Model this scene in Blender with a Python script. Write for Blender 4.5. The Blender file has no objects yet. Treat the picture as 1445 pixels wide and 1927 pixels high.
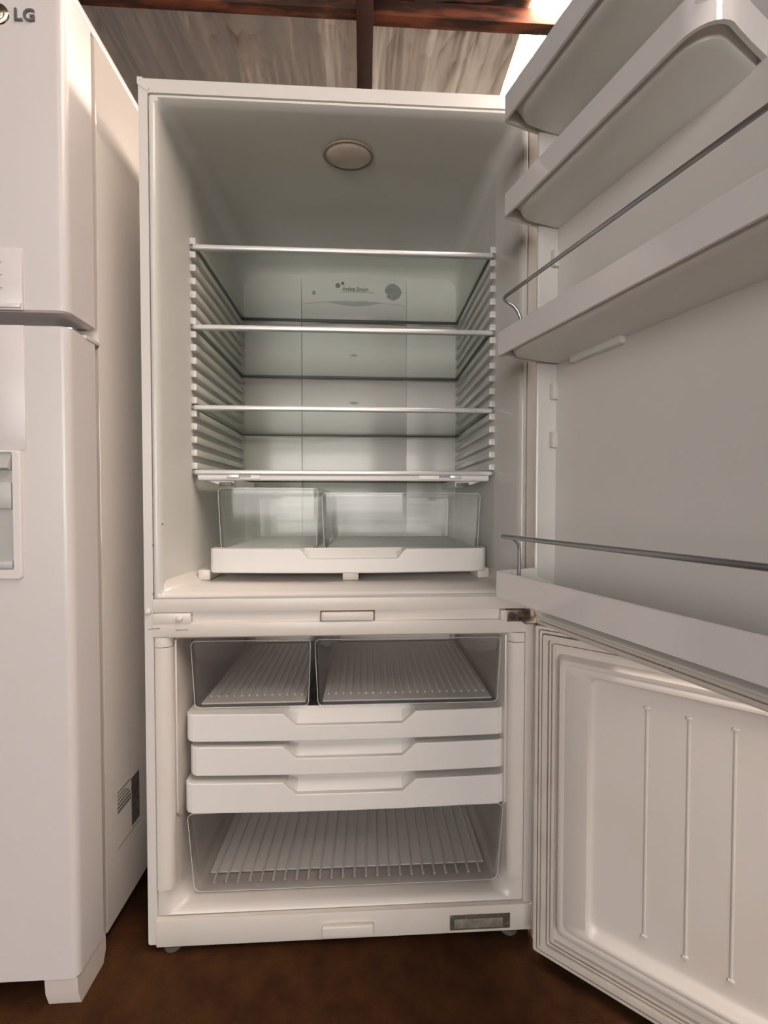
import bpy, bmesh, math, random
from mathutils import Vector, Matrix
random.seed(7)
scene = bpy.context.scene
coll = scene.collection
PI = math.pi

# ------------------------------------------------------------------ camera
CAM = Vector((0.4391, -0.8171, 0.8940)); YAW, PIT, ROL, FPX = 0.0465, -0.0216, 0.0006, 760.0
fw = Vector((math.sin(YAW)*math.cos(PIT), math.cos(YAW)*math.cos(PIT), math.sin(PIT)))
rt0 = Vector((math.cos(YAW), -math.sin(YAW), 0)); up0 = rt0.cross(fw)
rt = rt0*math.cos(ROL) + up0*math.sin(ROL); upv = up0*math.cos(ROL) - rt0*math.sin(ROL)
cd = bpy.data.cameras.new('camera'); cam = bpy.data.objects.new('camera', cd); coll.objects.link(cam)
cam.matrix_world = Matrix(((rt.x, upv.x, -fw.x, CAM.x), (rt.y, upv.y, -fw.y, CAM.y), (rt.z, upv.z, -fw.z, CAM.z), (0, 0, 0, 1)))
cd.sensor_fit = 'VERTICAL'; cd.sensor_height = 36.0; cd.lens = FPX/1927*36.0
cd.clip_start = 0.02; cd.clip_end = 100
scene.camera = cam

# ------------------------------------------------------------------ world, light, exposure
world = bpy.data.worlds.new('world'); scene.world = world; world.use_nodes = True
bg = world.node_tree.nodes['Background']
bg.inputs['Color'].default_value = (1.0, 0.96, 0.92, 1); bg.inputs['Strength'].default_value = 3.0

def area(name, loc, target, sx, sy, power, color):
    ld = bpy.data.lights.new(name, 'AREA'); ld.shape = 'RECTANGLE'; ld.size = sx; ld.size_y = sy
    ld.energy = power; ld.color = color
    o = bpy.data.objects.new(name, ld); coll.objects.link(o); o.location = loc
    o.rotation_euler = (Vector(target) - Vector(loc)).to_track_quat('-Z', 'Y').to_euler()
    return o
# daylight in the open roller door behind the camera (mirrored in the liner's back panel), and the sky over
# the translucent roof strip that the photograph shows on the right; the strip runs on over the camera
area('doorway_offscreen', (-1.0, -6.95, 1.55), (-1.0, 0, 1.55), 4.4, 2.9, 200, (1.0, 0.92, 0.885))
area('sky_over_roof_sheet', (1.70, 2.2, 3.60), (1.70, 2.2, 0), 0.8, 3.6, 790, (1.0, 0.94, 0.91))
area('sky_over_roof_sheet_offscreen', (1.70, -1.4, 3.60), (1.70, -1.4, 0), 0.8, 3.0, 660, (1.0, 0.95, 0.94))

vs = scene.view_settings
vs.view_transform = 'Standard'; vs.look = 'None'; vs.gamma = 1.0; vs.use_curve_mapping = False
vs.exposure = -0.15
scene.cycles.use_denoising = True
scene.cycles.max_bounces = 10; scene.cycles.diffuse_bounces = 6; scene.cycles.glossy_bounces = 5
scene.cycles.transparent_max_bounces = 32
scene.cycles.caustics_reflective = False; scene.cycles.caustics_refractive = False
scene.cycles.sample_clamp_indirect = 6.0

# ------------------------------------------------------------------ materials
def mat(name, col, rough=0.4, metal=0.0, noise=0.0, nscale=8.0, col2=None, bump=0.0, bscale=200.0, stretch=(1, 1, 1), spec=0.5, coat=0.0, detail=4.0, nramp=(0.35, 0.65)):
    m = bpy.data.materials.new(name); m.use_nodes = True
    nt = m.node_tree; b = nt.nodes['Principled BSDF']
    b.inputs['Base Color'].default_value = (*col, 1); b.inputs['Roughness'].default_value = rough
    b.inputs['Metallic'].default_value = metal; b.inputs['Specular IOR Level'].default_value = spec
    b.inputs['Coat Weight'].default_value = coat; b.inputs['Coat Roughness'].default_value = 0.06
    tc = nt.nodes.new('ShaderNodeTexCoord'); mp = nt.nodes.new('ShaderNodeMapping')
    nt.links.new(tc.outputs['Object'], mp.inputs['Vector']); mp.inputs['Scale'].default_value = stretch
    if col2 is not None:
        n = nt.nodes.new('ShaderNodeTexNoise'); n.inputs['Scale'].default_value = nscale; n.inputs['Detail'].default_value = detail
        r = nt.nodes.new('ShaderNodeValToRGB')
        r.color_ramp.elements[0].position = nramp[0]; r.color_ramp.elements[1].position = nramp[1]
        r.color_ramp.elements[0].color = (*col, 1); r.color_ramp.elements[1].color = (*col2, 1)
        nt.links.new(mp.outputs['Vector'], n.inputs['Vector']); nt.links.new(n.outputs['Fac'], r.inputs['Fac'])
        nt.links.new(r.outputs['Color'], b.inputs['Base Color'])
    if bump > 0:
        n2 = nt.nodes.new('ShaderNodeTexNoise'); n2.inputs['Scale'].default_value = bscale; n2.inputs['Detail'].default_value = 3
        bp = nt.nodes.new('ShaderNodeBump'); bp.inputs['Strength'].default_value = bump; bp.inputs['Distance'].default_value = 0.002
        nt.links.new(mp.outputs['Vector'], n2.inputs['Vector']); nt.links.new(n2.outputs['Fac'], bp.inputs['Height'])
        nt.links.new(bp.outputs['Normal'], b.inputs['Normal'])
    return m

def clear_mat(name, tint, refl=1.0, rough=0.03, haze=0.0, hazecol=(0.8, 0.8, 0.8)):
    m = bpy.data.materials.new(name); m.use_nodes = True; nt = m.node_tree
    for n in list(nt.nodes): nt.nodes.remove(n)
    out = nt.nodes.new('ShaderNodeOutputMaterial'); mix = nt.nodes.new('ShaderNodeMixShader')
    tr = nt.nodes.new('ShaderNodeBsdfTransparent'); tr.inputs['Color'].default_value = (*tint, 1)
    gl = nt.nodes.new('ShaderNodeBsdfGlossy'); gl.inputs['Roughness'].default_value = rough
    fr = nt.nodes.new('ShaderNodeLayerWeight'); fr.inputs['Blend'].default_value = 0.5
    pw = nt.nodes.new('ShaderNodeMath'); pw.operation = 'POWER'; pw.inputs[1].default_value = 5.0
    mu = nt.nodes.new('ShaderNodeMath'); mu.operation = 'MULTIPLY_ADD'; mu.inputs[1].default_value = 0.9*refl; mu.inputs[2].default_value = 0.035*refl
    nt.links.new(fr.outputs['Facing'], pw.inputs[0]); nt.links.new(pw.outputs[0], mu.inputs[0]); nt.links.new(mu.outputs[0], mix.inputs['Fac'])
    base = tr.outputs[0]
    if haze > 0:
        df = nt.nodes.new('ShaderNodeBsdfDiffuse'); df.inputs['Color'].default_value = (*hazecol, 1)
        mh = nt.nodes.new('ShaderNodeMixShader'); mh.inputs['Fac'].default_value = haze
        nt.links.new(tr.outputs[0], mh.inputs[1]); nt.links.new(df.outputs[0], mh.inputs[2]); base = mh.outputs[0]
    nt.links.new(base, mix.inputs[1]); nt.links.new(gl.outputs[0], mix.inputs[2]); nt.links.new(mix.outputs[0], out.inputs['Surface'])
    return m

M = {}
M['enamel'] = mat('white_enamel', (0.67, 0.65, 0.625), 0.28, bump=0.05, bscale=700)
M['enamel_lg'] = mat('white_textured_enamel', (0.68, 0.65, 0.645), 0.22, bump=0.10, bscale=900)
M['enamel_lg_side'] = mat('glossy_side_enamel', (0.68, 0.65, 0.61), 0.06, bump=0.0, spec=0.9)
M['liner'] = mat('white_liner_plastic', (0.625, 0.62, 0.585), 0.16)
M['liner_warm'] = mat('cream_liner_plastic', (0.68, 0.64, 0.60), 0.28, col2=(0.64, 0.58, 0.51), nscale=5, nramp=(0.5, 0.95))
M['trim'] = mat('aged_white_trim', (0.72, 0.68, 0.63), 0.35, col2=(0.67, 0.60, 0.52), nscale=7, nramp=(0.5, 0.95))
M['drawer'] = mat('white_drawer_plastic', (0.78, 0.765, 0.74), 0.32)
M['drawer_fz'] = mat('aged_drawer_plastic', (0.78, 0.765, 0.74), 0.34)
M['bin'] = mat('white_bin_plastic', (0.80, 0.775, 0.765), 0.08, spec=0.9)
M['bin_floor'] = mat('white_bin_floor_plastic', (0.76, 0.76, 0.73), 0.35)
M['gasket'] = mat('aged_gasket', (0.66, 0.61, 0.55), 0.5, col2=(0.52, 0.45, 0.38), nscale=14, nramp=(0.5, 0.9))
M['glass'] = clear_mat('shelf_glass', (0.93, 0.965, 0.94), 1.2)
M['glass_edge'] = mat('glass_edge', (0.12, 0.15, 0.13), 0.2)
M['clear'] = clear_mat('clear_plastic', (0.96, 0.965, 0.96), 1.0, 0.05, 0.03)
M['clear_freezer'] = clear_mat('clear_freezer_plastic', (0.95, 0.945, 0.94), 1.0, 0.06, 0.03, (0.8, 0.79, 0.78))
M['frost'] = mat('frosted_plastic_floor', (0.70, 0.71, 0.69), 0.35)
M['frost_fz'] = mat('frosted_freezer_floor', (0.64, 0.63, 0.61), 0.4)
M['alu'] = mat('silver_shelf_trim', (0.68, 0.68, 0.67), 0.32, 0.35)
M['shelf_dark'] = mat('dark_shelf_edge', (0.09, 0.10, 0.095), 0.4)
M['steel'] = mat('grey_steel_wire', (0.36, 0.38, 0.39), 0.28, 0.85)
M['grey'] = mat('grey_plastic', (0.33, 0.34, 0.34), 0.45)
M['dark'] = mat('dark_grime', (0.045, 0.045, 0.045), 0.6)
M['rusty'] = mat('grimy_hinge_metal', (0.22, 0.19, 0.16), 0.4, 0.6, col2=(0.10, 0.06, 0.04), nscale=60)
M['rustgap'] = mat('rust_and_gap_shade', (0.20, 0.10, 0.06), 0.7)  # rust brown, with the shade of the gap painted into it
M['ink'] = mat('grey_print', (0.10, 0.105, 0.10), 0.5)
M['residue'] = mat('grey_sticker_residue', (0.17, 0.18, 0.175), 0.55, col2=(0.24, 0.25, 0.24), nscale=60)
M['plate'] = mat('worn_foil_plate', (0.22, 0.20, 0.18), 0.45, 0.3, col2=(0.36, 0.32, 0.28), nscale=70)
M['platedark'] = mat('worn_plate_border', (0.085, 0.07, 0.06), 0.5, col2=(0.2, 0.17, 0.14), nscale=90, nramp=(0.5, 0.8))
M['lens'] = mat('yellowed_lamp_lens', (0.66, 0.59, 0.52), 0.35, col2=(0.58, 0.49, 0.41), nscale=25)
M['lensring'] = mat('brown_lens_ring', (0.36, 0.29, 0.21), 0.5)
M['chrome'] = mat('chrome_badge', (0.62, 0.60, 0.60), 0.22, 1.0)
M['badge'] = mat('dark_chrome_letters', (0.16, 0.155, 0.16), 0.35, 0.4)
M['gold'] = mat('gold_chrome_emblem', (0.78, 0.70, 0.52), 0.18, 1.0)
M['black_sticker'] = mat('black_sticker', (0.05, 0.045, 0.04), 0.5, col2=(0.12, 0.1, 0.09), nscale=90)
M['panel_print'] = mat('panel_print', (0.35, 0.33, 0.34), 0.5)
M['disp_grey'] = mat('dispenser_grey', (0.45, 0.45, 0.44), 0.35)
M['beam'] = mat('red_oxide_steel', (0.095, 0.026, 0.018), 0.5, col2=(0.055, 0.018, 0.014), nscale=6)
M['purlin'] = mat('rusty_timber_purlin', (0.30, 0.095, 0.045), 0.65, col2=(0.07, 0.032, 0.022), nscale=7, stretch=(0.6, 3, 3), nramp=(0.42, 0.58), detail=6)
M['foot'] = mat('white_foot_plastic', (0.70, 0.64, 0.60), 0.45)
M['footdark'] = mat('grey_levelling_foot', (0.10, 0.09, 0.08), 0.6)
M['wall'] = mat('warehouse_wall_paint', (0.42, 0.39, 0.36), 0.8, col2=(0.37, 0.34, 0.31), nscale=1.5)

def floor_mat():
    m = mat('brown_carpet_floor', (0.030, 0.0095, 0.0016), 0.85, col2=(0.056, 0.0195, 0.004), nscale=26, bump=0.9, bscale=420, detail=8, spec=0.2)
    return m
M['floor'] = floor_mat()

def foil_mat():
    m = bpy.data.materials.new('silver_foil_insulation'); m.use_nodes = True; nt = m.node_tree; b = nt.nodes['Principled BSDF']
    b.inputs['Base Color'].default_value = (0.80, 0.78, 0.76, 1); b.inputs['Metallic'].default_value = 1.0; b.inputs['Roughness'].default_value = 0.22
    tc = nt.nodes.new('ShaderNodeTexCoord')
    def noise(scale, st, rot, dist):
        mp = nt.nodes.new('ShaderNodeMapping'); mp.inputs['Scale'].default_value = st; mp.inputs['Rotation'].default_value = (0, 0, rot)
        n = nt.nodes.new('ShaderNodeTexNoise'); n.inputs['Scale'].default_value = scale; n.inputs['Detail'].default_value = 1.5; n.inputs['Distortion'].default_value = dist
        nt.links.new(tc.outputs['Object'], mp.inputs['Vector']); nt.links.new(mp.outputs['Vector'], n.inputs['Vector']); return n.outputs['Fac']
    a = noise(4.0, (3.2, 0.32, 1), 0.08, 0.25)
    def ridged(fac, k):
        sb = nt.nodes.new('ShaderNodeMath'); sb.operation = 'SUBTRACT'; sb.inputs[1].default_value = 0.5; nt.links.new(fac, sb.inputs[0])
        ab = nt.nodes.new('ShaderNodeMath'); ab.operation = 'ABSOLUTE'; nt.links.new(sb.outputs[0], ab.inputs[0])
        ml = nt.nodes.new('ShaderNodeMath'); ml.operation = 'MULTIPLY'; ml.inputs[1].default_value = k; nt.links.new(ab.outputs[0], ml.inputs[0]); return ml.outputs[0]
    c = ridged(noise(3.2, (1.6, 0.8, 1), -0.65, 0.3), 0.7); e = ridged(noise(9.0, (2.0, 0.5, 1), 0.05, 0.2), 0.25)
    ad0 = nt.nodes.new('ShaderNodeMath'); ad0.operation = 'ADD'; nt.links.new(c, ad0.inputs[0]); nt.links.new(e, ad0.inputs[1])
    ad = nt.nodes.new('ShaderNodeMath'); ad.operation = 'ADD'; nt.links.new(a, ad.inputs[0]); nt.links.new(ad0.outputs[0], ad.inputs[1])
    bp = nt.nodes.new('ShaderNodeBump'); bp.inputs['Strength'].default_value = 0.75; bp.inputs['Distance'].default_value = 0.026
    nt.links.new(ad.outputs[0], bp.inputs['Height']); nt.links.new(bp.outputs['Normal'], b.inputs['Normal'])
    return m
M['foil'] = foil_mat()

def sheet_mat():
    m = bpy.data.materials.new('translucent_roof_sheet'); m.use_nodes = True; nt = m.node_tree
    for n in list(nt.nodes): nt.nodes.remove(n)
    out = nt.nodes.new('ShaderNodeOutputMaterial'); mix = nt.nodes.new('ShaderNodeMixShader'); mix.inputs['Fac'].default_value = 0.35
    tl = nt.nodes.new('ShaderNodeBsdfTranslucent'); tr = nt.nodes.new('ShaderNodeBsdfTransparent')
    tc = nt.nodes.new('ShaderNodeTexCoord')
    n = nt.nodes.new('ShaderNodeTexWave'); n.wave_type = 'BANDS'; n.bands_direction = 'X'; n.inputs['Scale'].default_value = 2*PI/0.076/20.0
    n.inputs['Distortion'].default_value = 1.2; n.inputs['Detail'].default_value = 3; n.inputs['Detail Scale'].default_value = 3.0
    r = nt.nodes.new('ShaderNodeValToRGB')
    r.color_ramp.elements[0].position = 0.22; r.color_ramp.elements[1].position = 0.46
    r.color_ramp.elements[0].color = (0.10, 0.055, 0.032, 1); r.color_ramp.elements[1].color = (0.90, 0.86, 0.78, 1)
    nt.links.new(tc.outputs['Object'], n.inputs['Vector']); nt.links.new(n.outputs['Fac'], r.inputs['Fac'])
    nt.links.new(r.outputs['Color'], tl.inputs['Color']); nt.links.new(r.outputs['Color'], tr.inputs['Color'])
    nt.links.new(tl.outputs[0], mix.inputs[1]); nt.links.new(tr.outputs[0], mix.inputs[2]); nt.links.new(mix.outputs[0], out.inputs['Surface'])
    return m
M['sheet'] = sheet_mat()

# ------------------------------------------------------------------ mesh helpers
class MB:
    def __init__(s, fn=None): s.v = []; s.f = []; s.fn = fn
    def add(s, vs, fs):
        b = len(s.v); s.v += [tuple(p) for p in vs]; s.f += [tuple(i+b for i in f) for f in fs]; return s
    def box(s, x0, x1, y0, y1, z0, z1, bev=0.0, seg=2):
        bm = bmesh.new(); bmesh.ops.create_cube(bm, size=1.0)
        for v in bm.verts:
            v.co = Vector((x0+(x1-x0)*(v.co.x+.5), y0+(y1-y0)*(v.co.y+.5), z0+(z1-z0)*(v.co.z+.5)))
        if bev > 0:
            bmesh.ops.bevel(bm, geom=list(bm.edges), offset=bev, segments=seg, affect='EDGES', profile=0.5, clamp_overlap=True)
        bm.verts.ensure_lookup_table(); bm.verts.index_update()
        s.add([v.co[:] for v in bm.verts], [[v.index for v in f.verts] for f in bm.faces]); bm.free(); return s
    def loft(s, rings, closed=True, cap0=False, cap1=False, loop=False):
        n = len(rings[0]); vs = [p for r in rings for p in r]; fs = []
        R = len(rings)
        for i in range(R if loop else R-1):
            j2 = (i+1) % R
            for j in range(n if closed else n-1):
                k = (j+1) % n
                fs.append((i*n+j, i*n+k, j2*n+k, j2*n+j))
        if cap0: fs.append(tuple(range(n)))
        if cap1: fs.append(tuple((R-1)*n+j for j in range(n)))
        return s.add(vs, fs)
    def prism(s, poly, a0, a1, axis='y'):
        def p(q, a):
            return {'y': (q[0], a, q[1]), 'x': (a, q[0], q[1]), 'z': (q[0], q[1], a)}[axis]
        return s.loft([[p(q, a0) for q in poly], [p(q, a1) for q in poly]], True, True, True)
    def tube(s, path, r, n=12, caps=True):
        P = [Vector(p) for p in path]; rings = []; prev = None
        for i, p in enumerate(P):
            t = (P[min(i+1, len(P)-1)] - P[max(i-1, 0)]).normalized()
            if prev is None:
                a = Vector((0, 0, 1)) if abs(t.z) < .9 else Vector((1, 0, 0)); x = t.cross(a).normalized()
            else:
                x = (prev - t*prev.dot(t)).normalized()
            prev = x; y = t.cross(x)
            rings.append([tuple(p + x*r*math.cos(2*PI*k/n) + y*r*math.sin(2*PI*k/n)) for k in range(n)])
        return s.loft(rings, True, caps, caps)
    def lathe(s, prof, c, axis='y', n=24):
        rings = []
        for (r, h) in prof:
            ring = []
            for k in range(n):
                a = 2*PI*k/n; q = (r*math.cos(a), r*math.sin(a))
                ring.append({'y': (c[0]+q[0], c[1]+h, c[2]+q[1]), 'z': (c[0]+q[0], c[1]+q[1], c[2]+h), 'x': (c[0]+h, c[1]+q[0], c[2]+q[1])}[axis])
            rings.append(ring)
        return s.loft(rings, True, True, True)

ROOTW = {}
def worldof(o):
    return ROOTW.get(o.name, Matrix.Identity(4))
def obj(name, mb, m, parent=None, kind=None, ang=35, center=True):
    me = bpy.data.meshes.new(name)
    vs = [mb.fn(p) for p in mb.v] if mb.fn else mb.v
    c = Vector((0, 0, 0))
    if center and vs:
        c = Vector([(min(p[i] for p in vs)+max(p[i] for p in vs))/2 for i in range(3)])
    me.from_pydata([tuple(Vector(p)-c) for p in vs], [], mb.f); me.update()
    bm = bmesh.new(); bm.from_mesh(me); bmesh.ops.recalc_face_normals(bm, faces=bm.faces); bm.to_mesh(me); bm.free()
    for p in me.polygons: p.use_smooth = True
    me.set_sharp_from_angle(angle=math.radians(ang))
    me.materials.append(M[m] if isinstance(m, str) else m)
    o = bpy.data.objects.new(name, me); coll.objects.link(o)
    place(o, Matrix.Translation(c), parent)
    if kind: o['kind'] = kind
    return o
def place(o, mw, parent):
    ROOTW[o.name] = mw
    if parent is not None:
        o.parent = parent; o.matrix_parent_inverse = worldof(parent).inverted()
    o.matrix_basis = mw
def copyobj(src, delta, parent):
    c = src.copy(); coll.objects.link(c); mw = Matrix.Translation(delta) @ worldof(src)
    ROOTW[c.name] = mw; c.parent = parent; c.matrix_parent_inverse = worldof(parent).inverted(); c.matrix_basis = mw
    return c
def thing(name, loc, label, cat, group=None):
    o = bpy.data.objects.new(name, None); coll.objects.link(o); o.location = loc; o.empty_display_size = 0.1
    ROOTW[o.name] = Matrix.Translation(loc); o['label'] = label; o['category'] = cat
    if group: o['group'] = group
    return o
def rr(x0, x1, z0, z1, y, r, n=6, rt_=None):
    """rounded rectangle ring in the xz plane at depth y; r = bottom radius, rt_ = top radius"""
    rt_ = r if rt_ is None else rt_; pts = []
    for cx, cz, a0, q in ((x1, z0, -PI/2, r), (x1, z1, 0, rt_), (x0, z1, PI/2, rt_), (x0, z0, PI, r)):
        ox = cx - q if cx == x1 else cx + q; oz = cz + q if cz == z0 else cz - q
        for k in range(n+1):
            a = a0 + PI/2*k/n; pts.append((ox+q*math.cos(a), y, oz+q*math.sin(a)))
    return pts
def rrxy(x0, x1, y0, y1, z, r, n=5):
    return [(p[0], p[2], z) for p in rr(x0, x1, y0, y1, 0, r, n)]
def text_mb(s, size, fn, extrude=0.0, bold=0.0):
    cu = bpy.data.curves.new('txt', 'FONT'); cu.body = s; cu.size = size; cu.extrude = extrude; cu.align_x = 'CENTER'; cu.offset = bold; cu.resolution_u = 3
    o = bpy.data.objects.new('txt', cu); coll.objects.link(o)
    dg = bpy.context.evaluated_depsgraph_get(); me = bpy.data.meshes.new_from_object(o.evaluated_get(dg))
    mb = MB(fn); mb.add([v.co[:] for v in me.vertices], [list(p.vertices) for p in me.polygons])
    bpy.data.objects.remove(o); bpy.data.curves.remove(cu); bpy.data.meshes.remove(me)
    return mb

# ------------------------------------------------------------------ the place
FZ = -0.016
def struct(name, mb, m, parent=None, ang=35):
    return obj(name, mb, m, parent, 'structure', ang)
struct('floor', MB().box(-5, 6, -7, 4, FZ-0.1, FZ), 'floor')
struct('wall_left', MB().box(-5.1, -5, -7, 4, FZ, 3.7), 'wall')
struct('wall_right', MB().box(6, 6.1, -7, 4, FZ, 3.7), 'wall')
struct('wall_rear', MB().box(-5.1, 6.1, 4, 4.1, FZ, 3.7), 'wall')
struct('wall_front', MB().box(-5.1, -3.2, -7.1, -7, FZ, 3.7).box(1.2, 6.1, -7.1, -7, FZ, 3.7).box(-3.2, 1.2, -7.1, -7, 3.05, 3.7), 'wall')

RZ = 3.5
def foil_strip(mb, x0, x1, y0, y1):
    nx = max(2, int((x1-x0)/0.06)); ny = max(2, int((y1-y0)/0.3)); vs = []; fs = []
    for j in range(ny+1):
        for i in range(nx+1):
            x = x0+(x1-x0)*i/nx; y = y0+(y1-y0)*j/ny
            z = RZ - 0.010*math.sin(x*9+0.9*math.sin(y*2.1)) - 0.006*math.sin(x*23+y*1.9+1.6*math.sin(x*3))
            vs.append((x, y, z))
    for j in range(ny):
        for i in range(nx):
            a = j*(nx+1)+i; fs.append((a, a+1, a+nx+2, a+nx+1))
    mb.add(vs, fs)
mb = MB()
for a, b in ((-5, 1.30), (2.10, 6)): foil_strip(mb, a, b, -7, 4)
foil_strip(mb, 1.30, 2.10, -7, -2.9); foil_strip(mb, 1.30, 2.10, 0.1, 0.4)
ceiling = struct('ceiling', mb, 'foil', None, 180)
# translucent corrugated roof sheet
def corrugated(x0, x1, y0, y1, z, pitch=0.076, amp=0.009):
    n = int((x1-x0)/pitch*8); a = []; 
    for k in range(n+1):
        x = x0+(x1-x0)*k/n; a.append((x, z+amp*math.sin(2*PI*(x-x0)/pitch)))
    low = [(p[0], y0, p[1]) for p in a]; hi = [(p[0], y1, p[1]) for p in a]
    return MB().loft([low, hi], closed=False)
for xa, xb, ya, yb_ in ((1.28, 2.12, 0.38, 4), (1.28, 2.12, -2.92, 0.12)):
    obj('skylight_sheet', corrugated(xa, xb, ya, yb_, RZ+0.03), 'sheet', ceiling, None, 60)
# steel rafter running away from the camera, timber purlins across it
def beam_y(x0, x1, z0):
    m = MB(); m.box(x0, x1, -7, 4, z0, z0+0.014, 0.002); m.box(x0, x1, -7, 4, z0+0.105, z0+0.119, 0.002)
    m.box((x0+x1)/2-0.018, (x0+x1)/2+0.032, -7, 4, z0+0.012, z0+0.107); return m
obj('beam', beam_y(0.394, 0.482, 3.374), 'beam', ceiling)
obj('purlin', MB().box(-5, 0.396, 1.300, 1.352, 3.412, 3.492, 0.004), 'purlin', ceiling)
obj('purlin', MB().box(0.480, 6, 1.318, 1.372, 3.412, 3.492, 0.004), 'purlin', ceiling)
for yy in (2.75, -0.35, -1.9, -3.4, -5.0):
    obj('purlin', MB().box(-5, 0.396, yy, yy+0.07, 3.38, 3.492, 0.004), 'purlin', ceiling)
    obj('purlin', MB().box(0.480, 6, yy, yy+0.07, 3.38, 3.492, 0.004), 'purlin', ceiling)

# ================================================================== open refrigerator
W, H, D = 0.79, 1.715, 0.64
fr = thing('refrigerator', (W/2, D/2, FZ), 'tall white refrigerator with both doors open, empty glass shelves and freezer drawers', 'refrigerator')

# cabinet: outer skin with a front flange
mb = MB()
mb.loft([rr(0, W, 0, H, D, 0.004, 2), rr(0, W, 0, H, 0.004, 0.004, 2), rr(0.002, W-0.002, 0.002, H-0.002, 0.0, 0.004, 2), rr(0.019, W-0.019, 0.019, H-0.028, 0.0, 0.003, 2), rr(0.021, W-0.021, 0.021, H-0.030, 0.010, 0.003, 2)], cap0=True)
cab = obj('cabinet', mb, 'enamel', fr, None, 30)
# mitred corner seam on the flange
obj('corner_cap', MB().prism([(0.0005, 1.7148), (0.010, 1.7148), (0.024, 1.695), (0.0195, 1.6885), (0.0005, 1.702)], -0.0010, 0.004), 'enamel', fr)

# fresh-food liner
L0 = 0.703
def lring(y, dx, zb, zt, rb, rt_): return rr(dx, W-dx, zb, zt, y, rb, 8, rt_)
mb = MB()
mb.loft([lring(0.002, 0.0205, L0, 1.684, 0.004, 0.004), lring(-0.001, 0.0225, L0+.002, 1.682, 0.006, 0.006), lring(-0.0015, 0.0295, L0+.004, 1.677, 0.009, 0.009), lring(0.003, 0.0335, L0+.006, 1.6735, 0.014, 0.014),
         lring(0.012, 0.0365, L0+.008, 1.6705, 0.018, 0.02), lring(0.06, 0.046, L0+.009, 1.668, 0.02, 0.026), lring(0.098, 0.0535, L0+.009, 1.666, 0.02, 0.03), lring(0.106, 0.0555, L0+.009, 1.665, 0.02, 0.03),
         lring(0.38, 0.0565, L0+.009, 1.655, 0.02, 0.045), lring(0.42, 0.057, L0+.010, 1.648, 0.02, 0.05), lring(0.45, 0.0585, L0+.012, 1.634, 0.022, 0.05), lring(0.468, 0.064, L0+.018, 1.61, 0.025, 0.05), lring(0.474, 0.075, L0+.03, 1.585, 0.03, 0.05)], cap1=True)
obj('liner', mb, 'liner', fr, None, 50)
# base pan with raised sides
mb = MB()
mb.loft([[(x, y, z) for (x, z) in prof] for y, prof in (
    (0.003, [(0.022, .738), (0.0265, .738), (0.030, .716), (0.042, .7095), (0.748, .7095), (0.760, .716), (0.7635, .738), (0.768, .738), (0.768, .704), (0.022, .704)]),
    (0.014, [(0.030, .739), (0.0365, .739), (0.042, .724), (0.056, .7165), (0.734, .7165), (0.748, .724), (0.7535, .739), (0.760, .739), (0.760, .704), (0.030, .704)]),
    (0.095, [(0.050, .742), (0.055, .742), (0.060, .728), (0.072, .7195), (0.718, .7195), (0.730, .728), (0.735, .742), (0.740, .742), (0.740, .706), (0.050, .706)]),
    (0.455, [(0.053, .742), (0.058, .742), (0.062, .728), (0.074, .7195), (0.716, .7195), (0.728, .728), (0.732, .742), (0.737, .742), (0.737, .706), (0.053, .706)]))], True, True, True)
obj('base_pan', mb, 'liner_warm', fr, None, 50)

# back wall panels: three, the middle one slightly bowed
def panel(x0, x1, bow, y=0.466):
    n = 12; rings = []
    for k in range(n+1):
        t = k/n; x = x0+(x1-x0)*t; yy = y - bow*(1-(2*t-1)**2)
        rings.append([(x, yy, 0.725), (x, yy, 1.50), (x, yy, 1.56), (x, yy+0.003, 1.60), (x, yy+0.010, 1.615), (x, yy+0.016, 1.615), (x, yy+0.012, 0.725)])
    return MB().loft(rings, True, True, True)
PX = (0.062, 0.2415, 0.5690, 0.728)
obj('back_panel', panel(PX[0], PX[1]-.0012, 0.002), 'liner', fr)
obj('back_panel', panel(PX[1]+.0012, PX[2]-.0012, 0.010), 'liner', fr)
obj('back_panel', panel(PX[2]+.0012, PX[3], 0.002), 'liner', fr)
def yb(x):
    t = (x-PX[1])/(PX[2]-PX[1]); return 0.466 - 0.010*(1-(2*t-1)**2)
# air vent: a smile-shaped dark lens, with a fine groove to each side
def lens_mb(cx, cz, hw, up, dn, dy=-0.0012, n=24):
    top = [(cx-hw+2*hw*k/n, cz+up*math.sin(PI*k/n)) for k in range(n+1)]
    bot = [(cx-hw+2*hw*k/n, cz-dn*math.sin(PI*k/n)**1.3) for k in range(n, -1, -1)]
    poly = top + bot[1:-1]
    return MB(lambda p: (p[0], yb(p[0])+p[1], p[2])).prism(poly, dy, 0.004)
obj('air_vent', lens_mb(0.4085, 1.5195, 0.090, 0.003, 0.0125), 'grey', fr)
def groove(x0, x1, z0, z1, r=0.0007):
    return MB().tube([(x0+(x1-x0)*k/8, yb(x0+(x1-x0)*k/8), z0+(z1-z0)*k/8) for k in range(9)], r, 6)
obj('vent_groove', groove(0.243, 0.330, 1.5155, 1.5205), 'grey', fr)
obj('vent_groove', groove(0.487, 0.567, 1.5195, 1.515), 'grey', fr)
obj('drain_slot', lens_mb(0.4045, 1.2075, 0.0165, 0.0045, 0.0055, -0.0010), 'grey', fr)
obj('drain_mark', lens_mb(0.4045, 1.355, 0.014, 0.002, 0.0025, -0.0006), 'residue', fr)
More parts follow.
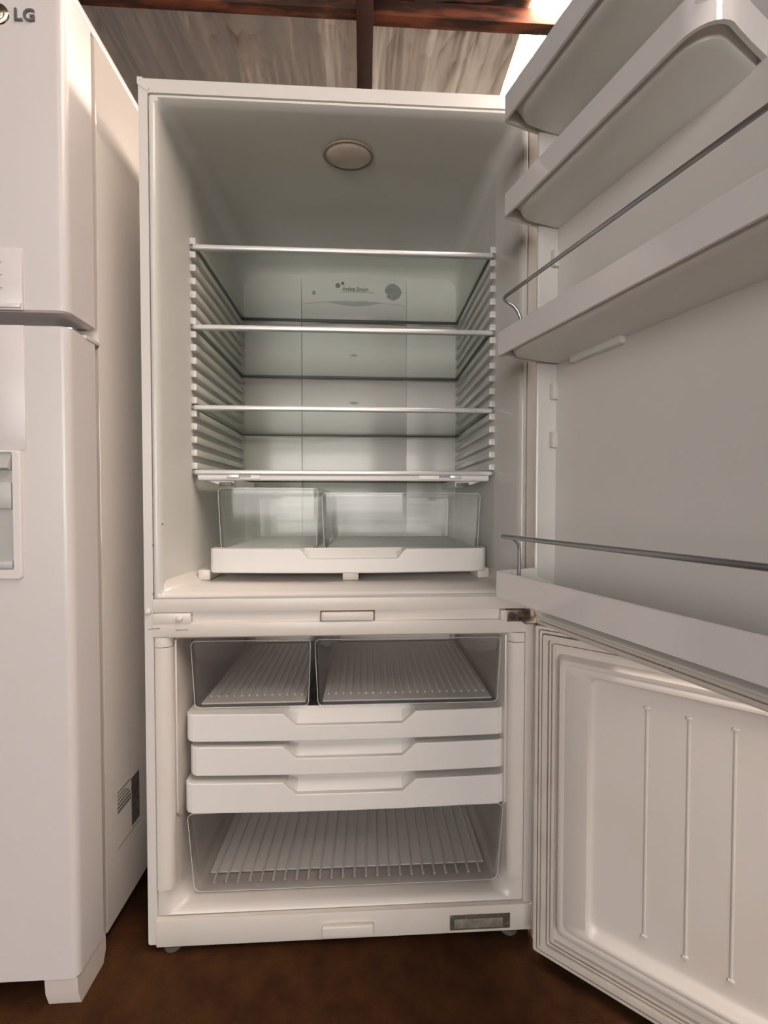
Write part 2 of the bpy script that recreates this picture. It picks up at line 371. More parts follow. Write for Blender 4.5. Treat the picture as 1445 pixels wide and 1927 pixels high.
# printed lettering, little flower marks and an underline
tm = lambda cx, z0: (lambda p: (cx+p[0], yb(cx+p[0])-0.0006, z0+p[1]))
obj('printed_lettering', text_mb('Active Smart', 0.0155, tm(0.409, 1.5545), 0, 0.0004), 'ink', fr)
obj('printed_underline', MB().tube([(0.362+.104*k/10, yb(0.362+.104*k/10)-0.0004, 1.549+0.0025*math.sin(PI*k/10)) for k in range(11)], 0.0006, 5), 'ink', fr)
def flower(cx, cz, r):
    m = MB()
    for k in range(6):
        a = 2*PI*k/6; m.lathe([(0.0, 0), (r*0.42, 0), (r*0.42, 0.0006), (0, 0.0006)], (cx+r*0.62*math.cos(a), yb(cx)-0.0008, cz+r*0.62*math.sin(a)), 'y', 8)
    return m
obj('printed_flower', flower(0.3545, 1.5695, 0.0075), 'ink', fr)
obj('printed_flower', flower(0.3695, 1.5765, 0.005), 'ink', fr)
# sticker residue
pts = []
for k in range(40):
    a = 2*PI*k/40; r = 0.0255*(1+0.02*math.sin(3*a+1)+0.02*math.sin(7*a))
    if 3.3 < a < 3.75: r *= 0.82
    if a < 0.12 or a > 6.15: r *= 1.15
    pts.append((0.5265+r*math.cos(a), 1.556+r*math.sin(a)))
obj('sticker_residue', MB(lambda p: (p[0], yb(p[0])+p[1], p[2])).prism(pts, -0.0007, 0.003), 'residue', fr)
obj('screw_mark', MB().lathe([(0, -.0008), (0.006, -.0008), (0.006, 0), (0, 0)], (0.280, yb(0.280), 1.548), 'y', 14), 'residue', fr)

# interior lamp lens on the ceiling
mb = MB(); rings = []
for r, h in ((0.0, -0.008), (0.022, -0.0075), (0.040, -0.005), (0.050, -0.002), (0.052, 0.004)):
    rings.append([(0.4025+r*1.0*math.cos(2*PI*k/32), 0.1*0+0.098+r*0.68*math.sin(2*PI*k/32), 1.6645+h) for k in range(32)])
mb.loft(rings, True, True, True)
ll = obj('lamp_lens', mb, 'lens', fr, None, 60)
mb = MB(); mb.loft([[(0.4025+(0.0545+0.0020*math.cos(b))*math.cos(2*PI*k/32), 0.098+(0.0545*0.68+0.0020*math.cos(b))*math.sin(2*PI*k/32), 1.6638+0.002*math.sin(b)) for b in [2*PI*i/8 for i in range(8)]] for k in range(32)], True, loop=True)
obj('lens_ring', mb, 'lensring', ll)

# shelf support ribs: shared mesh on each side
PITCH, S1 = 0.029, 1.4554
def rib_mb(side):
    x0, x1 = (0.0530, 0.0668) if side < 0 else (W-0.0668, W-0.0530)
    z = S1 - PITCH*0.5
    return MB().box(x0, x1, 0.1005, 0.452, z-0.0074, z+0.0074, 0.0018)
for side in (-1, 1):
    r0 = obj('support_rib', rib_mb(side), 'liner', fr)
    for k in range(1, 18):
        copyobj(r0, (0, 0, -PITCH*(k if k < 17 else -1)), fr)

# glass shelves
SZ = (S1, S1-6*PITCH+0.0005, S1-12*PITCH-0.002, S1-17*PITCH)
for i, z in enumerate(SZ):
    sx0, sx1 = 0.0575, W-0.0575
    sh = obj('glass_shelf', MB().box(sx0+.002, sx1-.002, 0.104, 0.446, z-0.002, z+0.002), 'glass', fr)
    obj('front_trim', MB().box(sx0+0.004, sx1-0.004, 0.0960, 0.1080, z-0.0050, z+0.0055, 0.0028, 3), 'alu', sh)
    obj('rear_trim', MB().box(sx0+0.003, sx1-0.003, 0.442, 0.450, z-0.0035, z+0.004, 0.001), 'shelf_dark', sh)
    for s in (-1, 1):
        xx = sx0+.0015 if s < 0 else sx1-.0015
        obj('edge_strip', MB().box(min(xx, xx-s*0.004), max(xx, xx-s*0.004), 0.107, 0.443, z-0.0028, z+0.0028, 0.0008), 'glass_edge', sh)
        obj('end_cap', MB().lathe([(0.0, -.004), (0.0046, -.004), (0.0052, 0), (0.0046, .004), (0, .004)], (xx-s*0.003, 0.103, z), 'x', 12), 'grey', sh)
# humidity-control rail below the lowest shelf
z4 = SZ[3]
hr = obj('crisper_cover_rail', MB().box(0.068, 0.722, 0.100, 0.112, z4-0.0175, z4-0.0052, 0.002).box(0.068, 0.205, 0.0975, 0.112, z4-0.0150, z4-0.0052, 0.0012).box(0.560, 0.722, 0.0975, 0.112, z4-0.0150, z4-0.0052, 0.0012), 'drawer', fr)
for xa, xb, xc in ((0.133, 0.160, 0.184), (0.632, 0.657, 0.607)):
    obj('slider_slot', MB().box(min(xa, xc), max(xb, xc), 0.0968, 0.1005, z4-0.0108, z4-0.0058), 'grey', hr)
    obj('slider_knob', MB().box(xa, xb, 0.0925, 0.099, z4-0.0125, z4-0.0050, 0.0012), 'alu', hr)
for s in (-1, 1):
    xo, xi = (0.070, 0.142) if s < 0 else (W-0.070, W-0.142)
    obj('rail_bracket', MB().prism([(xo, z4-0.014), (xi, z4-0.014), (xi, z4-0.030), (xi-s*-0.018, z4-0.030)], 0.115, 0.28), 'drawer', hr)
    obj('roller_stop', MB().box(min(xi, xi+s*0.028)-(0.0 if s > 0 else 0), max(xi, xi+s*0.028), 0.0985, 0.104, z4-0.0290, z4-0.0215, 0.001), 'shelf_dark', hr)

# ---- drawers: moulded front with scooped handle notch
def drawer_front(x0, x1, z0, z1, yf, bow, depth, notch, rimdrop=0.0, rimrise=0.0):
    na, nb, nc, nd, nz = notch
    xs = sorted(set([x0, x0+0.003, x0+0.008, x0+0.016, x1-0.016, x1-0.008, x1-0.003, x1, na, nb, nc, nd] + [x0+(x1-x0)*k/16 for k in range(1, 16)] + [na+.008, nb+.008, nc-.008, nd-.008]))
    rings = []
    for x in xs:
        t = (x-x0)/(x1-x0); y = yf - bow*(1-(2*t-1)**2)
        e = min(x-x0, x1-x); c = 0.012*(1-min(1, e/0.016))**2
        y += c
        dip = 0.0
        if na < x < nd:
            if x < nb: dip = nz*(x-na)/(nb-na)
            elif x > nc: dip = nz*(nd-x)/(nd-nc)
            else: dip = nz
        zt = z1 - dip; ch = 0.0016
        s = min(1.0, dip/nz) if nz else 0
        rings.append([(x, y+depth, z0+0.004), (x, y+0.003, z0), (x, y, z0+0.003), (x, y, zt-ch), (x, y+ch*0.35, zt-ch*0.35), (x, y+ch, zt),
                      (x, y+0.006+0.004*s, zt), (x, y+depth*0.75, z1+rimrise-dip*0.35), (x, y+depth, z1+rimrise)])
    return MB().loft(rings, True, True, True)
def open_tub(x0, x1, y0, y1, z0, z1, r=0.012, taper=0.006, t=0.0022):
    def R(dx, z, rr_): return rrxy(x0+dx, x1-dx, y0+dx, y1-dx, z, rr_)
    m = MB()
    m.loft([R(taper+.004, z0, r), R(taper, z0+0.004, r), R(0, z1-0.004, r), R(-0.0015, z1-0.003, r), R(-0.0015, z1, r), R(t, z1, r), R(taper+t, z0+0.004+t, r), R(taper+t+.003, z0+t, r)], True, True, True)
    return m
M['edge'] = mat('plastic_edge_highlight', (0.72, 0.72, 0.70), 0.2)  # bright edge line of the clear bins, painted as a pale colour
M['edge_fz'] = mat('freezer_edge_highlight', (0.72, 0.72, 0.70), 0.25)  # same painted edge highlight for the freezer tubs
def front_edge(x0, x1, y, z0, z1, taper, r, m, parent, rad=0.010):  # thin pale tube that paints a highlight along the tub's front outline
    pts = []
    for (px, py, pz) in rr(x0, x1, z0, z1, y, rad, 4):
        t = (z1-pz)/(z1-z0); c = (x0+x1)/2
        pts.append((c+(px-c)*(1-2*taper*t/(x1-x0)), y+taper*t*0.9, pz))
    P = [Vector(p) for p in pts]; rings = []; n = len(P)
    for i in range(n):
        tdir = (P[(i+1) % n]-P[i-1]).normalized(); a = Vector((0, 1, 0)); b = tdir.cross(a).normalized()
        rings.append([tuple(P[i]+a*r*math.cos(2*PI*k/6)+b*r*math.sin(2*PI*k/6)) for k in range(6)])
    return obj('edge_highlight', MB().loft(rings, True, loop=True), m, parent, None, 60)
# crisper: one white front across two clear bins
cr = obj('crisper_front', drawer_front(0.0960, 0.7140, 0.7405, 0.7935, 0.0850, 0.018, 0.030, (0.2965, 0.3155, 0.5095, 0.5285, 0.021)), 'drawer', fr, None, 20)
obj('crisper_frame', MB().box(0.105, 0.705, 0.112, 0.43, 0.7350, 0.7560, 0.003), 'frost', cr)
obj('crisper_base', MB().box(0.110, 0.704, 0.108, 0.42, 0.7560, 0.7878, 0.003), 'frost', cr)
obj('front_nub', MB().box(0.388, 0.424, 0.095, 0.122, 0.7200, 0.7425, 0.002), 'liner_warm', cr)
for xa, xb in ((0.110, 0.333), (0.341, 0.704)):
    tb = obj('crisper_bin', open_tub(xa, xb, 0.103, 0.425, 0.7880, 0.9290 if xa < .2 else 0.9180, 0.010, 0.005), 'clear', fr)
    front_edge(xa, xb, 0.103, 0.7895, 0.9280 if xa < .2 else 0.9170, 0.005, 0.0006, 'edge', tb)
    obj('bin_floor', MB().box(xa+0.012, xb-0.012, 0.112, 0.413, 0.7905, 0.7930, 0.001), 'frost', tb)
for xa, xb in ((0.0625, 0.090), (0.700, 0.7275)):
    obj('slide_rail', MB().box(xa, xb, 0.108, 0.43, 0.7200, 0.7440, 0.003), 'liner_warm', fr)

# ---- mullion between the compartments
mu_ = obj('mullion', MB().box(0.0195, W-0.006, -0.0030, 0.012, 0.6770, 0.7035, 0.002).box(0.0195, W-0.006, 0.0035, 0.030, 0.640, 0.690).box(0.0195, W-0.006, -0.0030, 0.012, 0.6275, 0.6555, 0.002).box(0.0195, W-0.02, 0.006, 0.47, 0.6265, 0.700), 'trim', fr)
sw = obj('switch_block', MB().box(0.3505, 0.4560, -0.0065, 0.006, 0.6565, 0.6745, 0.003, 3), 'trim', mu_)
obj('switch_gap', MB().box(0.3480, 0.4585, -0.0008, 0.004, 0.6545, 0.6765, 0.002), 'rustgap', mu_)  # rusty line round the switch; its dark tone also paints the gap's shade
obj('cover_plate', MB().box(0.0205, 0.0930, -0.0045, 0.005, 0.6550, 0.6755, 0.0012), 'trim', mu_)
def cap(x, z, y):
    return MB().lathe([(0.0068, 0.0), (0.0068, -0.0014), (0.0060, -0.0035), (0.0038, -0.0052), (0.0, -0.0058)], (x, y, z), 'y', 18)
obj('screw_cap', cap(0.0715, 0.6655, -0.0045), 'enamel', mu_)
obj('screw_cap', cap(0.0095, 0.6785, 0.0), 'enamel', fr)
for x0, x1, z0, z1 in ((0.010, 0.033, 0.6440, 0.6462), (0.064, 0.088, 0.6420, 0.6425)):
    obj('scuff_mark', MB().tube([(x0, -0.0032, z0), ((x0+x1)/2, -0.0034, (z0+z1)/2+.0004), (x1, -0.0032, z1)], 0.0006, 5), 'rusty', mu_)
for x, y, z in ((0.0350, 0.0065, 0.852), (0.0212, -0.0005, 0.812), (0.0205, -0.001, 0.715)):
    obj('rust_spot', MB().lathe([(0.0, -.0012), (0.0016, -.0008), (0.0018, 0.0015), (0, 0.002)], (x, y, z), 'y', 8), 'rusty', fr)
# middle hinge
hg = obj('hinge_block', MB().box(0.7155, 0.7285, -0.0105, 0.004, 0.6530, 0.6755, 0.0015), 'trim', fr)
obj('hinge_plate', MB().box(0.7285, 0.7780, -0.0085, 0.004, 0.6520, 0.6760, 0.0010).box(0.752, 0.800, -0.045, -0.0085, 0.6570, 0.6610, 0.0008), 'rusty', hg)
obj('hinge_bolt', MB().lathe([(0.0072, 0.0), (0.0072, -0.003), (0.0045, -0.004), (0.0042, -0.002), (0.0, -0.002)], (0.7385, -0.0085, 0.664), 'y', 14), 'dark', hg)
obj('hinge_pin', MB().lathe([(0.0, -0.013), (0.0050, -0.012), (0.0050, 0.010), (0.0, 0.0115)], (0.7900, -0.035, 0.662), 'z', 12), 'chrome', hg)

# ---- freezer compartment
mb = MB()
def fring(y, dx, zb, zt, rb, rt_=0.006): return rr(dx, W-dx, zb, zt, y, rb, 8, rt_)
mb.loft([fring(0.004, 0.0205, 0.0580, 0.6270, 0.004), fring(0.0005, 0.0300, 0.0625, 0.6255, 0.010), fring(0.004, 0.0400, 0.0680, 0.6240, 0.020), fring(0.014, 0.0500, 0.0720, 0.6220, 0.030),
         fring(0.034, 0.0545, 0.0740, 0.6210, 0.034), fring(0.36, 0.058, 0.0760, 0.6200, 0.036), fring(0.47, 0.062, 0.0800, 0.6180, 0.036)], cap1=True)
obj('freezer_liner', mb, 'liner_warm', fr, None, 50)
for s in (-1, 1):
    def fx(p, s=s): return (p[0] if s < 0 else W-p[0], p[1], p[2])
    def post(z0, z1):
        prof = [(0.0210, 0.006), (0.0215, -0.0005), (0.026, -0.003), (0.036, -0.0035), (0.046, -0.0015), (0.0525, 0.004), (0.0535, 0.012), (0.030, 0.014)]
        return MB(fx).prism(prof, z0, z1, 'z')
    obj('side_post', post(0.1150, 0.6065), 'trim', fr, None, 45)
    obj('post_cap', post(0.6080, 0.6268), 'trim', fr, None, 45)
    obj('side_guide', MB(fx).box(0.0500, 0.0575, 0.0135, 0.40, 0.2600, 0.6180, 0.0015), 'liner_warm', fr)
    obj('guide_foot', MB(fx).prism([(0.016, 0.2600), (0.060, 0.2600), (0.030, 0.2420)], 0.050, 0.0572, 'x'), 'liner_warm', fr)

FN = (0.2680, 0.2960, 0.5170, 0.5450, 0.0250)
# upper freezer drawer: clear divided tub standing on the white front
d1 = obj('freezer_drawer_front', drawer_front(0.0672, 0.7385, 0.3985, 0.4570, 0.0255, 0.007, 0.034, FN), 'drawer_fz', fr, None, 20)
for xa, xb in ((0.0740, 0.3235), (0.3320, 0.7330)):
    tb = obj('freezer_tub', open_tub(xa, xb, 0.0400, 0.445, 0.4585, 0.6060, 0.012, 0.006, 0.0025), 'clear_freezer', fr)
    front_edge(xa, xb, 0.0400, 0.4605, 0.6045, 0.006, 0.0007, 'edge_fz', tb)
    m = MB().box(xa+0.014, xb-0.014, 0.058, 0.43, 0.4615, 0.4650, 0.001)
    obj('tub_floor', m, 'frost_fz', tb)
    obj('tub_back', MB().box(xa+0.030, xb-0.030, 0.428, 0.4315, 0.4680, 0.5280, 0.001), 'liner_warm', tb)
    n = int((xb-xa-0.05)/0.0165)
    r0 = None
    for k in range(n+1):
        x = xa+0.025+k*(xb-xa-0.05)/n
        if r0 is None: r0 = obj('floor_rib', MB().box(x-0.0022, x+0.0022, 0.085, 0.405, 0.4645, 0.4685, 0.0012), 'frost_fz', tb); x00 = x
        else: copyobj(r0, (x-x00, 0, 0), tb)
# middle drawer, shallow
d2 = obj('freezer_drawer_front', drawer_front(0.0745, 0.7385, 0.3275, 0.3885, 0.0245, 0.007, 0.036, FN), 'drawer_fz', fr, None, 20)
obj('drawer_tray', MB().box(0.082, 0.732, 0.055, 0.44, 0.334, 0.376, 0.006), 'frost_fz', d2)
# lower drawer: deep clear tub hanging under the white front
d3 = obj('freezer_drawer_front', drawer_front(0.0655, 0.7395, 0.2520, 0.3155, 0.0205, 0.007, 0.038, FN), 'drawer_fz', fr, None, 20)
mb = MB()
def R3(dx, z, y0, r): return rrxy(0.072+dx, 0.734-dx, y0-0.014, 0.445-dx*.3, z-0.0085, r)
mb.loft([R3(0.024, 0.0855, 0.052, 0.02), R3(0.014, 0.0865, 0.044, 0.02), R3(0.010, 0.0900, 0.041, 0.018), R3(0.0, 0.2620, 0.034, 0.016), R3(0.0025, 0.2620, 0.0365, 0.016), R3(0.0125, 0.0925, 0.0435, 0.018), R3(0.025, 0.0885, 0.054, 0.02)], True, True, True)
t3 = obj('freezer_tub', mb, 'clear_freezer', fr)
front_edge(0.072, 0.734, 0.0205, 0.0790, 0.2530, 0.010, 0.0007, 'edge_fz', t3, 0.014)
obj('tub_floor', MB().box(0.100, 0.706, 0.070, 0.43, 0.0805, 0.0840, 0.001), 'frost_fz', t3)
r0 = None
for k in range(24):
    x = 0.115+k*(0.576/23)
    if r0 is None:
        m = MB().tube([(x, 0.047, 0.0815), (x, 0.058, 0.0842), (x, 0.09, 0.0852), (x, 0.20, 0.0848), (x, 0.41, 0.0848)], 0.0026, 8)
        r0 = obj('floor_rib', m, 'frost_fz', t3); x00 = x
    else: copyobj(r0, (x-x00, 0, 0), t3)

# ---- base strip
bs = obj('base_strip', MB().box(0.0195, W-0.001, -0.0055, 0.03, 0.0015, 0.0570, 0.002), 'trim', fr)
obj('latch_block', MB().box(0.3505, 0.4560, -0.0145, -0.004, 0.0125, 0.0360, 0.0035, 3), 'trim', bs)
np_ = obj('rating_plate', MB().box(0.6140, 0.7405, -0.0068, -0.0050, 0.0090, 0.0400, 0.0006), 'platedark', bs)
obj('plate_face', MB().box(0.6230, 0.7250, -0.0074, -0.0060, 0.0125, 0.0320, 0.0004), 'plate', np_)
for x, y in ((0.045, 0.02), (W-0.045, 0.02), (0.045, D-0.04), (W-0.045, D-0.04)):
    obj('levelling_foot', MB().lathe([(0.0, FZ), (0.020, FZ), (0.020, FZ+0.010), (0.009, FZ+0.014), (0.009, 0.004), (0, 0.004)], (x, y, 0), 'z', 16), 'footdark', fr)

# ---- upper door, swung open past square
def doorfn(deg, G, k, zb):
    # hinge angle past square, inner hinge-side corner, size factor and height offset of the door's drawing
    a = math.radians(deg); u = Vector((math.sin(a), -math.cos(a), 0)); v = Vector((-math.cos(a), -math.sin(a), 0)); G = Vector(G)
    return lambda p: tuple(G + u*p[0]*k + v*p[1]*k + Vector((0, 0, zb+k*p[2])))
UD = doorfn(19.5, (0.7795, -0.0360, 0), 0.97, 0.0268)
DZ0, DZ1, DU1 = 0.6485, 1.7150, 0.785
mb = MB(UD)
mb.loft([rr(-0.004, DU1, DZ0-.004, DZ1, -0.062, 0.010, 3), rr(-0.010, DU1+.006, DZ0-.006, DZ1+.004, -0.054, 0.012, 3), rr(-0.010, DU1+.006, DZ0-.006, DZ1+.004, -0.010, 0.008, 3), rr(-0.004, DU1, DZ0, DZ1, -0.004, 0.006, 3)], True, True, True)
ud = obj('upper_door', mb, 'enamel', fr)
# inner liner: flange, dyke, recessed panel
mb = MB(UD)
def dr(v, d, r, b=0.0): return rr(d, DU1-d, DZ0+d+b, DZ1-d, v, r, 5)
mb.loft([dr(-0.004, 0.001, .006), dr(0.0, 0.002, .006), dr(0.0, 0.023, .01), dr(0.030, 0.0255, .014), dr(0.035, 0.028, .016), dr(0.035, 0.0315, .018), dr(0.030, 0.0345, .02),
         dr(0.0, 0.040, .024), dr(-0.014, 0.044, .028), dr(-0.021, 0.052, .03), dr(-0.022, 0.062, .03)], True, False, True)
obj('door_liner', mb, 'liner', ud, None, 50)
def ringpts(d0, d1, v0, v1, z0, z1, u1):
    """square-section frame"""
    a = lambda d, v: rr(d, u1-d, z0+d, z1-d, v, 0.006, 3)
    return [a(d0, v0), a(d0, v1), a(d1, v1), a(d1, v0)]
mb = MB(UD); mb.loft(ringpts(0.003, 0.0085, -0.001, 0.006, DZ0, DZ1, DU1), True, loop=True); mb.loft(ringpts(0.0105, 0.019, -0.001, 0.004, DZ0, DZ1, DU1), True, loop=True)
obj('gasket', mb, 'gasket', ud)
for z in (1.1087, 1.0163, 1.36, 1.245):
    obj('bin_tab', MB(UD).box(0.0360, 0.0475, -0.004, 0.010, z-0.0155, z+0.0155, 0.002), 'liner', ud)
obj('bin_tab', MB(UD).box(0.0400, 0.0560, -0.018, -0.006, 1.128, 1.140, 0.003), 'liner', ud)
obj('door_corner_stain', MB(UD).box(0.225, 0.243, 0.0005, 0.0012, 0.6585, 0.6600).box(0.262, 0.268, 0.0005, 0.0012, 0.6560, 0.6575), 'dark', ud)

def door_bin(z0, z1, v1, u0, u1, base=0.0):
    """skirted tray: outline skirt, rounded inner basin, in door coordinates"""
    def outline(ins, r, n=8):
        a, b, c = u0+ins, u1-ins, v1-ins; q = max(r, .001); pts = [(a+0.006+ins*.2, -0.006)]
        pts += [(a+0.004, 0.030), (a+0.0015, 0.06)]
        pts += [(a+q-q*math.cos(PI/2*k/n), c-q+q*math.sin(PI/2*k/n)) for k in range(n+1)]
        q = max(q, 0.036-ins)
        pts += [(b-q+q*math.sin(PI/2*k/n), c-q+q*math.cos(PI/2*k/n)) for k in range(n+1)]
        pts += [(b-0.0015, 0.06), (b-0.004, 0.030), (b-0.006-ins*.2, -0.006)]
        return pts
    sk = MB(UD); t = 0.0045
    A = outline(0, 0.006); B = outline(t, 0.004)
    def R(P, z, dv=0.0): return [(p[0], p[1]-dv if p[1] > 0 else p[1], z) for p in P]
    sk.loft([R(A, z0), R(A, z1-0.0015), R(A, z1, 0.0015), R(B, z1), R(B, z0)], True, loop=True)
    o = obj('door_bin', sk, 'bin', fr, None, 40)
    # basin with big corner radius, floor just above the skirt's lower edge
    ins = 0.013; rad = 0.034
    def basin(i, r): 
        a, b, c, d = u0+i, u1-i, v1-i, -0.010
        n = 6; pts = [(a+.004, d)]
        pts += [(a+r-r*math.cos(PI/2*k/n), c-r*1.0+r*math.sin(PI/2*k/n)) for k in range(n+1)]
        pts += [(b-r+r*math.sin(PI/2*k/n), c-r+r*math.cos(PI/2*k/n)) for k in range(n+1)]
        pts += [(b-.004, d)]; return pts
    bs_ = MB(UD)
    bs_.loft([R(basin(ins+0.006, rad), z0-0.0035), R(basin(ins+.001, rad), z0-0.0010), R(basin(ins-0.003, rad), z0+0.010), R(basin(t*0.6, 0.012), z1-0.012), R(basin(t*0.6+.002, 0.012), z1-0.010), R(basin(ins, rad), z0+0.0115), R(basin(ins+.006, rad), z0+0.002)], True, True, True)
    obj('basin', bs_, 'bin_floor', o, None, 40)
    return o
b1 = door_bin(1.5965, 1.6435, 0.109, 0.0210, 0.366)
b2 = door_bin(1.4220, 1.4640, 0.109, 0.0210, 0.366)
b3 = door_bin(1.1640, 1.2065, 0.1255, 0.0255, 0.745)
b4 = door_bin(0.7215, 0.7690, 0.1255, 0.0255, 0.745)
obj('clip_tab', MB(UD).box(0.085, 0.185, -0.004, 0.010, 1.1500, 1.1645, 0.002), 'bin_floor', b3)
# wire rails
def rail(zr, zb, parent, end_over):
    v = 0.120; m = MB(UD)
    if end_over:
        path = [(0.043, v, zr), (0.30, v, zr+.001), (0.72, v, zr)]
        post = [(0.062, v, zr), (0.066, v-0.006, zr-0.004), (0.068, v-0.012, zr-0.012), (0.068, v-0.014, zr-0.022), (0.068, v-0.014, zb)]
        m.tube([( .040, v, zr), (.062, v, zr), (.30, v, zr), (.70, v, zr), (.725, v, zr)], 0.0040, 12)
        m.tube(post, 0.0032, 10)
        m.tube([(0.70, p[1], p[2]) for p in post], 0.0032, 10)
    else:
        pts = [(0.70, v-0.040, zb), (0.715, v-.038, zb+.03), (0.722, v-0.02, zr-.012), (0.720, v-.004, zr-.001), (0.705, v, zr), (0.40, v, zr), (0.10, v, zr), (0.045, v, zr), (0.038, v-0.0015, zr-.0005), (0.0355, v-0.005, zr-.002), (0.037, v-0.011, zr-.006),
               (0.041, v-0.020, zr-0.012), (0.044, v-0.028, zr-0.022), (0.0455, v-0.032, zr-0.034), (0.046, v-0.034, zb)]
        m.tube(pts, 0.0032, 12)
    return obj('wire_rail', m, 'steel', parent, None, 60)
rail(1.2665, 1.195, b3, False)
rail(0.8335, 0.760, b4, True)

# ---- freezer door, swung open further
FD = doorfn(52.5, (0.7790, -0.0483, 0), 0.955, 0.0402)
FZ0, FZ1, FU1 = -0.0225, 0.6415, 0.785
mb = MB(FD)
mb.loft([rr(-0.008, FU1, FZ0+.004, FZ1-.004, -0.060, 0.010, 3), rr(-0.013, FU1+.006, FZ0-.002, FZ1+.002, -0.052, 0.010, 3), rr(-0.013, FU1+.006, FZ0-.002, FZ1+.002, -0.008, 0.006, 3), rr(-0.009, FU1+.001, FZ0, FZ1, -0.003, 0.004, 3)], True, True, True)
fd = obj('freezer_door', mb, 'enamel', fr)
mb = MB(FD)
def fdr(v, dl, dt, db, r): return rr(dl, FU1-dl, FZ0+db, FZ1-dt, v, r, 6)
mb.loft([fdr(-0.003, -0.007, 0.001, 0.001, .004), fdr(0.0, -0.006, 0.002, 0.002, .004), fdr(0.0, 0.0365, 0.046, 0.050, .008), fdr(0.012, 0.0400, 0.050, 0.058, .010), fdr(0.0165, 0.0430, 0.053, 0.064, .012), fdr(0.0165, 0.0500, 0.060, 0.074, .012),
         fdr(0.0150, 0.0525, 0.0625, 0.0765, .012), fdr(0.0165, 0.0550, 0.065, 0.079, .012), fdr(0.0160, 0.0925, 0.0735, 0.086, .014), fdr(0.0125, 0.0945, 0.0755, 0.090, .016), fdr(0.004, 0.0965, 0.078, 0.098, .016), fdr(0.0015, 0.0990, 0.082, 0.110, .016), fdr(0.001, 0.105, 0.090, 0.125, .016)], True, False, True)
obj('door_liner', mb, 'liner_warm', fd, None, 50)
def fring2(d0, d1, v0, v1):
    a = lambda d, v: rr(d, FU1-d, FZ0+d, FZ1-d, v, 0.004, 3)
    return [a(d0, v0), a(d0, v1), a(d1, v1), a(d1, v0)]
gk = MB(FD)
for d0, d1, h in ((-0.005, 0.001, 0.010), (0.003, 0.008, 0.010), (0.0100, 0.0195, 0.014), (0.0215, 0.0250, 0.008), (0.0275, 0.0330, 0.006)):
    gk.loft(fring2(d0, d1, -0.001, h), True, loop=True)
obj('gasket', gk, 'gasket', fd)
for k in range(10):
    u = 0.186 + 0.0600*k
    if u > 0.68: break
    bar = MB(FD).tube([(u, 0.0, 0.1125), (u, 0.0, 0.13), (u, 0.0, 0.51), (u, 0.0, 0.5285)], 0.0030, 8)
    bb = obj('vertical_rib', bar, 'liner_warm', fd, None, 60)
    for z in (0.1125, 0.5288):
        obj('rib_end', MB(FD).box(u-0.0048, u+0.0048, 0.0, 0.0042, z-0.0030, z+0.0030, 0.0018), 'liner_warm', bb)

# ================================================================== neighbouring refrigerator on the left
XS = -0.078
def LP(p): return (0.9886*p[0]+0.0050, 0.9886*p[1]-0.0093, 0.9886*p[2]+0.0102)   # size and place of this unit
LF = (FZ-0.0102)/0.9886
lg = thing('refrigerator', (XS-0.35, 0.28, FZ), 'closed white two-door refrigerator with water dispenser and chrome badge', 'refrigerator')
mb = MB(LP).box(XS-0.70, XS, 0.0, 0.66, 0.028, 1.790, 0.004)
lc = obj('cabinet', mb, 'enamel_lg_side', lg)
obj('top_cover', MB(LP).box(XS-0.695, XS-0.004, -0.06, 0.64, 1.7885, 1.812, 0.004), 'enamel_lg', lg)
def ldoor(z0, z1):
    # plan profile with a softly rounded front edge
    x0, x1, y0, y1 = XS-0.70, XS-0.001, -0.0815, -0.010; r = 0.013; n = 6
    prof = [(x0, y1), (x0, y0+r)] + [(x0+r-r*math.cos(PI/2*k/n), y0+r-r*math.sin(PI/2*k/n)) for k in range(1, n+1)] + [(x1-r+r*math.sin(PI/2*k/n), y0+r-r*math.cos(PI/2*k/n)) for k in range(n+1)] + [(x1, y1)]
    def ins(d): 
        cx, cy = (x0+x1)/2, (y0+y1)/2
        return [(cx+(p[0]-cx)*(1-d/0.35), cy+(p[1]-cy)*(1-d/0.036)) for p in prof]
    return MB(LP).loft([[(p[0], p[1], z) for p in ins(d)] for z, d in ((z0, .003), (z0+.003, 0), (z1-.003, 0), (z1, .003))], True, True, True)
up = obj('upper_door', ldoor(1.2260, 1.790), 'enamel_lg', lg)
lo = obj('lower_door', ldoor(0.0330, 1.2030), 'enamel_lg', lg)
obj('door_gasket', MB(LP).box(XS-0.68, XS-0.016, -0.012, 0.002, 0.045, 1.19).box(XS-0.68, XS-0.016, -0.012, 0.002, 1.238, 1.78), 'gasket', lg)
hp = obj('hinge_plate', MB(LP).box(XS-0.075, XS-0.012, -0.055, 0.002, 1.2085, 1.2125, 0.001), 'chrome', lg)
obj('hinge_bracket', MB(LP).box(XS-0.022, XS+0.0005, -0.036, 0.002, 1.1985, 1.2060, 0.0012), 'liner_warm', hp)
# control panel on the upper door
cp = obj('control_panel', MB(LP).box(-0.335, -0.1515, -0.0845, -0.079, 1.2270, 1.3335, 0.0022), 'enamel_lg', up)
obj('panel_lip', MB(LP).box(-0.332, -0.1535, -0.0875, -0.084, 1.2300, 1.2390, 0.0016, 3), 'bin', cp)
for z, n in ((1.3075, 3), (1.2865, 4), (1.2640, 3)):
    for k in range(n):
        x = -0.186-0.0048*k
        obj('printed_mark', MB(LP).box(x-0.0018, x+0.0018, -0.0850, -0.0844, z-0.0011, z+0.0011), 'panel_print', cp)
